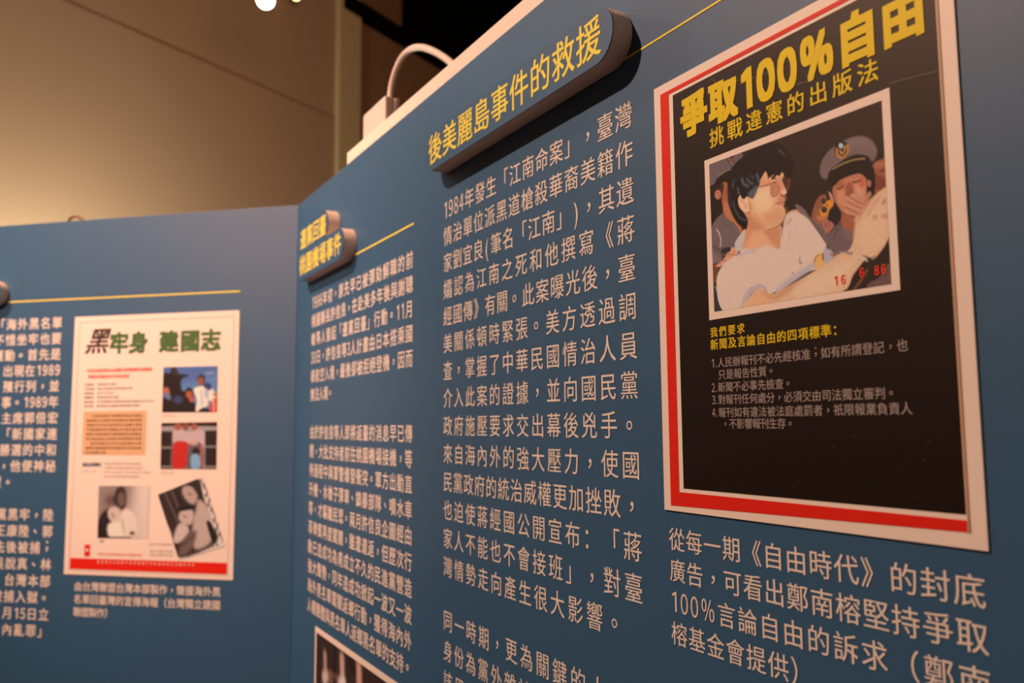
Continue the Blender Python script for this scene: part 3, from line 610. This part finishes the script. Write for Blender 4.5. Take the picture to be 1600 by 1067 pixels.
# second column
c2 = ['1984年發生「江南命案」，臺灣', '情治單位派黑道槍殺華裔美籍作', '家劉宜良(筆名「江南」)，其遺', '孀認為江南之死和他撰寫《蔣', '經國傳》有關。此案曝光後，臺', '美關係頓時緊張。美方透過調',
      '查，掌握了中華民國情治人員', '介入此案的證據，並向國民黨', '政府施壓要求交出幕後兇手。', '來自海內外的強大壓力，使國', '民黨政府的統治威權更加挫敗，', '也迫使蔣經國公開宣布：「蔣',
      '家人不能也不會接班」，對臺', '灣情勢走向產生很大影響。', None, '同一時期，更為關鍵的人物', '身份為黨外雜誌', '該周刊']
V2 = -.1020; P2 = .02044
for i, s in enumerate(c2):
    if not s: continue
    zz = V2 - P2*i if i < 14 else -.4059 - .0212*(i-15)
    n = len(s.replace('1984', '12'))
    x1 = .4081 + .2325 if i < 13 else {13: .6245, 15: .6265, 16: .532, 17: .4607}[i]
    text('text_line', s, .4078, x1, z(zz), .0156, ink, panR, YT, off=.004)
# caption under the poster
for s, v0, x1 in (('從每一期《自由時代》的封底', -.3195, .8145), ('廣告，可看出鄭南榕堅持爭取', -.3340, .8145), ('100%言論自由的訴求（鄭南', -.3485, .8145), ('榕基金會提供）', -.3630, .7440)):
    text('text_line', s, .6608, x1, z(v0), .0114, ink, panR, YT, off=.005)
for a, b, v0, t in ((.196, .3505, -.0985, .0015), (.630, .745, -.0707, .0010)):
    rect('yellow_rule', a, z(v0-t/2), b, z(v0+t/2), YT, M['yellow'], panR)
# backing board
backing = empty('backing_board', FOLD, AR)
tag(backing, 'cream white backing board, its top edge rising just above the long blue panel', 'board')
board('core_board', backing, .162, .965, H0+.0172, .02, .0065, .024, M['cream'], .0012)

# ================================================================== left-hand display panel
panL = empty('display_panel', FOLD, AL)
tag(panL, 'blue display panel facing the viewer on the left, carrying the white poster', 'display panel')
board('board', panL, -1.0, -.0002, H0, .02, 0, .006, M['blue'])
tL = ['「海外黑名單', '不惜坐牢也要', '運動。首先是', '出現在1989', '殯行列，並', '事。1989年', '主席郭倍宏', '「新國家連', '勝選的中和', '，他便神秘', '蹤。', None, '黨黑牢，陸', '王康陸、郭', '先後被捕；', '吳說真、林', '台灣本部', '被捕入獄。', '月15日立', '內亂罪」']
for i, s in enumerate(tL):
    if not s: continue
    n = sum(advance(c) for c in s); x1 = -.3245
    if s == '蹤。': x1 = -.386
    text('text_line', s, x1 - n*.0170, x1, z(-.1315 - .0201*i), .0157, ink, panL, YT, off=.018)
for s, v0, x1 in (('由台灣聯盟台灣本部製作，聲援海外黑', -.4575, -.0905), ('名單回臺灣的宣傳海報（台灣獨立建國', -.4727, -.0905), ('聯盟製作）', -.4879, -.2345)):
    text('text_line', s, -.2905, x1, z(v0), .0118, ink, panL, YT, off=.014)
rect('yellow_rule', -.4100, z(-.1025), -.0756, z(-.1009), YT, M['yellow'], panL)
# wrinkles of the film at the upper right corner beside the fold
for k, (a, b, c, d) in enumerate(((-.012, -.004, -.030, -.050), (-.020, -.008, -.024, -.032), (-.028, -.060, -.036, -.100))):
    tube([(a*S, .0020, z(b)*S), ((a+c)/2*S, .0010, z((b+d)/2)*S), (c*S, .0020, z(d)*S)], .0014, 'film_wrinkle', M['blue'], panL)

# ================================================================== raised title plates
def arc(cx, cz, r, a0, a1, n=12): return [((cx + r*math.cos(math.radians(a0+(a1-a0)*k/n)))*S, (cz + r*math.sin(math.radians(a0+(a1-a0)*k/n)))*S) for k in range(n+1)]
PT = .0126*S
def plate(side, u, v, outline, label, texts):
    t = frame(side, 'title_plate', u, v)
    tag(t, label, 'title plate')
    prism(outline, -PT, -.0005, 'foam_core', M['foam'], t)
    prism(outline, -PT-.0009, -PT-.0001, 'blue_face', M['blue'], t)
    for s, x0, x1, zz, em, off in texts: text('title_lettering', s, x0, x1, zz, em, M['yellow'], t, -PT-.0011, off=off)
    return t
r = .0155
o1 = arc(-.1055, 0, r, 90, 270, 14) + arc(.1055, 0, r, -90, 90, 18)
plate('R', .5213, -.0578, o1, 'long rounded blue plate with one row of yellow Chinese characters, above the middle text column', [('後美麗島事件的救援', .4090-.5213, .6325-.5213, 0, .0243, .010)])
uo, vo = .12, -.0869
o2 = arc(.0590-uo, .0299, r, 90, 180, 8) + arc(.0590-uo, 0, .0158, 180, 270, 8) + arc(.1938-uo, 0, .0158, -90, 90, 16) + arc(.1425-uo, .0299, r, -64, 90, 14)
plate('R', uo, vo, o2, 'small stepped blue plate with two rows of yellow Chinese characters, next to the fold', [('遷黨回臺', .0580-uo, .1535-uo, .0299-.0008, .0238, .012), ('桃園機場事件', .0565-uo, .2025-uo, 0, .0238, .012)])
o3 = arc(-.06, 0, .0158, 90, 270, 12) + arc(.0512, 0, .0158, -90, 90, 16)
plate('L', -.4745, -.0903, o3, 'rounded end of a blue plate cut off by the left edge of the photo', [])

# ================================================================== posters
def poster(side, u0, v0, u1, v1, label):
    t = frame(side, 'poster', (u0+u1)/2, v1); tag(t, label, 'poster')
    bm = bmesh.new(); box_bm(bm, ((u0-u1)/2*S, -.0010, 0), ((u1-u0)/2*S, -.0001, (v0-v1)*S)); from_bm('sheet', bm, M['paper'], t)
    return t
U0, V0, U1, V1 = .6589, -.0962, .8163, -.3059
t = poster('R', U0, V0, U1, V1, 'large black and red poster headed in bold yellow, with a colour photograph, on the right')
cx_ = (U0+U1)/2; X = lambda u: u-cx_; Z = lambda v: v-V1
y1, y2, y3 = -.0012, -.0014, -.0016
mesh('red_border', [(X(a)*S, y1, Z(b)*S) for a, b in ((.6638, -.3034), (.8108, -.3006), (.8108, -.2968), (.6700, -.2968), (.6700, -.1028), (.8108, -.1028), (.8108, -.1008), (.6638, -.1008))],
     [(0, 1, 2, 3), (0, 3, 4, 7), (4, 5, 6, 7)], M['red'], t)
rect('tan_edge_line', X(.8100), Z(-.3006), X(.8108), Z(-.1028), y2, M['tan'], t)
rect('black_field', X(.6731), Z(-.2949), X(.8096), Z(-.1044), y1, M['black'], t)
text('heading_lettering', '爭取100%自由', X(.6785), X(.8065), Z(-.1190), .0192, M['gold'], t, y2, off=.050, adv=[1, 1, .50, .58, .58, .95, 1, 1], zs=1.06, wide=.95)
text('subheading_lettering', '挑戰違憲的出版法', X(.6975), X(.7868), Z(-.1345), .0096, M['gold'], t, y2, off=.012, adv=None)
text('demand_lettering', '我們要求', X(.6942), X(.7155), Z(-.2238), .00475, M['gold'], t, y2, off=.014)
text('demand_lettering', '新聞及言論自由的四項標準：', X(.6940), X(.7660), Z(-.2294), .0052, M['gold'], t, y2, off=.014)
for s, a, b, v in (('1.人民辦報刊不必先經核准；如有所謂登記，也', .6940, .7925, -.2378), ('只是報告性質。', .6984, .7318, -.2432), ('2.新聞不必事先檢查。', .6938, .7405, -.2488),
                   ('3.對報刊任何處分，必須交由司法獨立審判。', .6938, .7873, -.2543), ('4.報刊如有違法被法庭處罰者，祇限報業負責人', .6936, .7928, -.2600), ('，不影響報刊生存。', .6995, .7408, -.2650)):
    text('small_lettering', s, X(a), X(b), Z(v), .00475, M['greyink'], t, y2, off=.004)
rect('photograph_border', X(.6938), Z(-.2179), X(.7905), Z(-.1433), y1-.0001, M['paper'], t)
ph = photo_mesh('main', 'photograph', t, cx_, V1, y2, .07)
M['stamp'] = mat('orange_red_ink', (.95, .06, .02), .5, .4)
for s, a, b, v in (("16", .7625, .7680, -.2105), ("6", .7742, .7765, -.2093), ("86", .7805, .7855, -.2095)):
    text('date_stamp', s, X(a), X(b), Z(v), .0042, M['stamp'], ph, y3, off=.02)
# pale creases in the old print
for pts in (((.7035, -.1095), (.7250, -.1155), (.7390, -.1165)), ((.7460, -.1262), (.7570, -.1285)), ((.7905, -.1420), (.8095, -.1445)), ((.700, -.106), (.7035, -.1095))):
    V = []
    for k, (a, b) in enumerate(pts): V += [(X(a)*S, y2, Z(b)*S), (X(a)*S, y2, Z(b+.0003)*S)]
    mesh('crease', V, [(2*k, 2*k+2, 2*k+3, 2*k+1) for k in range(len(pts)-1)], M['crease'], t)
spk = []
for k in range(26):
    a, b = rnd.uniform(.676, .808), rnd.uniform(-.293, -.267); q = rnd.uniform(.0001, .0003)
    n = len(spk); spk += [(X(a)*S, y2, Z(b)*S), (X(a+q)*S, y2, Z(b)*S), (X(a+q)*S, y2, Z(b+q*1.4)*S), (X(a)*S, y2, Z(b+q*1.4)*S)]
mesh('print_specks', spk, [(4*k, 4*k+1, 4*k+2, 4*k+3) for k in range(26)], M['crease'], t)['kind'] = 'stuff'

# left poster
U0, V0, U1, V1 = -.3056, -.1250, -.0750, -.4432
t = poster('L', U0, V0, U1, V1, 'white poster with dark green heading, four small photographs and red foot band')
cx_ = (U0+U1)/2
ring('outline_print', X(-.2985), Z(-.4385), X(-.0815), Z(-.1320), (.0006, .0006, .0004, .0006), y1, M['softink'], t)['label'] = 'faint grey printed outline'
rect('red_foot_band', X(-.2970), Z(-.4366), X(-.0830), Z(-.4235), y2, M['red'], t)
text('calligraphic_lettering', '黑', X(-.2860), X(-.2600), Z(-.1570), .034, M['darkink'], t, y2, off=.018, shear=.32)
for s, a in (('牢', -.2538), ('身', -.2262), ('建', -.1838), ('國', -.1545), ('志', -.1262)):
    text('heading_lettering', s, X(a), X(a)+.027, Z(-.1605), .0275, M['darkgreen'], t, y2, off=.035)
small = '台灣本部製作聲援海外黑名單回臺灣的宣傳海報建國志牢身'
def row(n, seed): return ''.join(small[(seed*5+i*3) % len(small)] for i in range(n))
text('red_lettering', row(19, 1), X(-.2848), X(-.1918), Z(-.1938), .0048, M['red'], t, y2, off=.01)
text('red_lettering', row(12, 2), X(-.2825), X(-.2234), Z(-.2014), .0048, M['red'], t, y2, off=.01)
for k, (e, g1) in enumerate(((-.2417, 0), (-.2191, 0), (-.245, 0), (-.2382, 0), (-.1888, 0), (-.2079, 0))):
    text('credit_lettering', row(4, k), X(-.2868), X(-.2735), Z(-.2111 - .00537*k), .0031, M['darkink'], t, y2, off=.01)
    text('credit_lettering', row(max(5, int((e+.2680)/.0040)), k+3), X(-.2680), X(e), Z(-.2111 - .00537*k), .0031, M['darkink'], t, y2, off=.01)
blk = rect('tan_block', X(-.2868), Z(-.2981), X(-.1974), Z(-.2445), y1, M['tanblock'], t)
for k in range(9):
    a = -.2750 if k in (0, 6) else -.2815; e = -.2035 if k < 8 else -.2532
    text('block_lettering', row(max(6, int((e-a)/.0045)), k+7), X(a), X(e), Z(-.2503 - .00563*k), .0036, M['darkink'], blk, y2, off=.01)
text('blue_lettering', row(6, 4), X(-.2856), X(-.2578), Z(-.3100), .0052, M['blueink'], t, y2, off=.02)
text('small_lettering', row(4, 6), X(-.2852), X(-.2665), Z(-.3182), .003, M['softink'], t, y2)
for k, e in enumerate((-.2031, -.200, -.190, -.2036)):
    text('small_lettering', row(13, k+2), X(-.2535), X(e), Z(-.3088 - .0052*k), .0034, M['softink'], t, y2)
for a, e, v in ((-.1753, -.1563, -.2510), (-.1753, -.1565, -.3195), (-.2572, -.2494, -.4024), (-.1876, -.1557, -.4043), (-.1861, -.1552, -.4125), (-.1861, -.1552, -.4168)):
    text('small_lettering', row(max(3, int((e-a)/.0034)), int(abs(a)*1000)), X(a), X(e), Z(v), .003, M['softink'], t, y2)
rect('red_seal', X(-.2772), Z(-.4209), X(-.2694), Z(-.4070), y2, M['red'], t)
rect('seal_mark', X(-.2752), Z(-.4150), X(-.2714), Z(-.4120), y3, M['paper'], t)
text('red_lettering', row(14, 5), X(-.2581), X(-.1974), Z(-.4178), .0036, M['red'], t, y2)
text('band_lettering', row(24, 8), X(-.2588), X(-.1257), Z(-.4272), .0036, M['paper'], t, y3)
for k in ('l1', 'l2', 'l3', 'l4'): photo_mesh(k, 'photograph', t, cx_, V1, y2 if k != 'l4' else y3, .03)

# framed picture at the foot of the first column
U0, V0, U1, V1 = .0948, -.4732, .335, -.650
t = poster('R', U0, V0, U1, V1, 'cream edged picture with pale upright figures at the foot of the column beside the fold')
t['category'] = 'picture'
cx_ = (U0+U1)/2
photo_mesh('r1', 'photograph', t, cx_, V1, y2, .03)

# ================================================================== plugs and cables behind the panels
def onR(u, d, v): return FOLD + EXR*(u*S) + Vector((-EXR.y, EXR.x, 0))*(d*S) + Vector((0, 0, TOP + v*S))
plug = frame('R', 'power_plug', 0, 0)
tag(plug, 'white box shaped power plug standing behind the top edge of the long blue panel', 'plug')
plug.location += EXR*(.186*S)
PU, PV = .19, 0
def pbox(name, u0, u1, d0, d1, v0, v1, m, bev=.002):
    bm = bmesh.new(); box_bm(bm, ((u0-PU)*S, d0*S, v0*S), ((u1-PU)*S, d1*S, v1*S), bev); return from_bm(name, bm, m, plug)
pbox('plug_body', .1585, .2226, .0245, .0342, -.02, .0632, M['plastic'], .0025)
pbox('plug_back', .1640, .2232, .0340, .0402, -.02, .0625, M['plastic'], .0025)
pbox('plug_seam', .160, .2229, .0242, .0345, .034, .0350, M['foam'], .0003)
tube([((u-PU)*S, .0395*S, v*S) for u, v in ((.1975, .060), (.197, .073), (.2025, .0876), (.2200, .1005), (.2439, .1050), (.274, .0965), (.3043, .0795), (.3289, .0633), (.3509, .0467), (.38, .02), (.40, -.02), (.40, -.10))], .0044, 'power_cable', M['cable'], plug)
# brown looped wire above the left panel
wire = frame('L', 'wire_loop', -.335, 0)
tag(wire, 'thin brown wire loop poking up behind the top of the left blue panel', 'wire')
tube([(-.004, .018, -.02), (-.001, .018, .006), (.006, .018, .013), (.018, .018, .014), (.032, .020, .004), (.044, .022, -.006), (.05, .022, -.02)], .0026, 'wire', M['brass'], wire)

# ================================================================== ceiling spotlights
def spot(x, y, z_, rx, m, label, target=(0, 0, 0)):
    t = empty('spotlight', P(x, y, z_)); tag(t, label, 'spotlight')
    d = (P(*target) - P(x, y, z_)).normalized(); q = d.to_track_quat('-Z', 'Y').to_matrix().to_4x4()
    prof = [(.0, .15), (.035, .15), (.042, .13), (.042, .02), (.050, 0), (.046, 0), (.040, .012)]
    def lathe(name, pr, mm):
        bm = bmesh.new(); N = 24; R = []
        for rr, zz in pr:
            R.append([bm.verts.new(q @ Vector((rr*rx*math.cos(2*math.pi*k/N), rr*rx*math.sin(2*math.pi*k/N), zz*rx))) for k in range(N)] if rr > 0 else [bm.verts.new(q @ Vector((0, 0, zz*rx)))]*N)
        for a, b in zip(R, R[1:]):
            for k in range(N):
                vv = []
                for x_ in (a[k], a[(k+1) % N], b[(k+1) % N], b[k]):
                    if x_ not in vv: vv.append(x_)
                if len(vv) > 2:
                    try: bm.faces.new(vv)
                    except ValueError: pass
        return from_bm(name, bm, mm, t, True)
    lathe('lamp_housing', prof, M['metal'])
    lathe('lamp_lens', [(0, .0), (.030, .003), (.040, .012)], m)
    c = q @ Vector((0, 0, .08*rx))
    tube([c, c+Vector((0, 0, .10)), c+Vector((0, 0, .22)), (c.x, c.y, P(0, 0, 2.5).z - P(0, 0, z_).z)], .008, 'suspension_rod', M['metal'], t)
spot(-.921, 3.0, 1.602, 1.0, M['lens'], 'glaring white ceiling spotlight at the top of the photo, left of its dimmer neighbour')
spot(-.94, 3.5, 1.885, .55, M['lens2'], 'dim yellow ceiling spotlight, right of the glaring white one')

bpy.data.objects.remove(_fo)
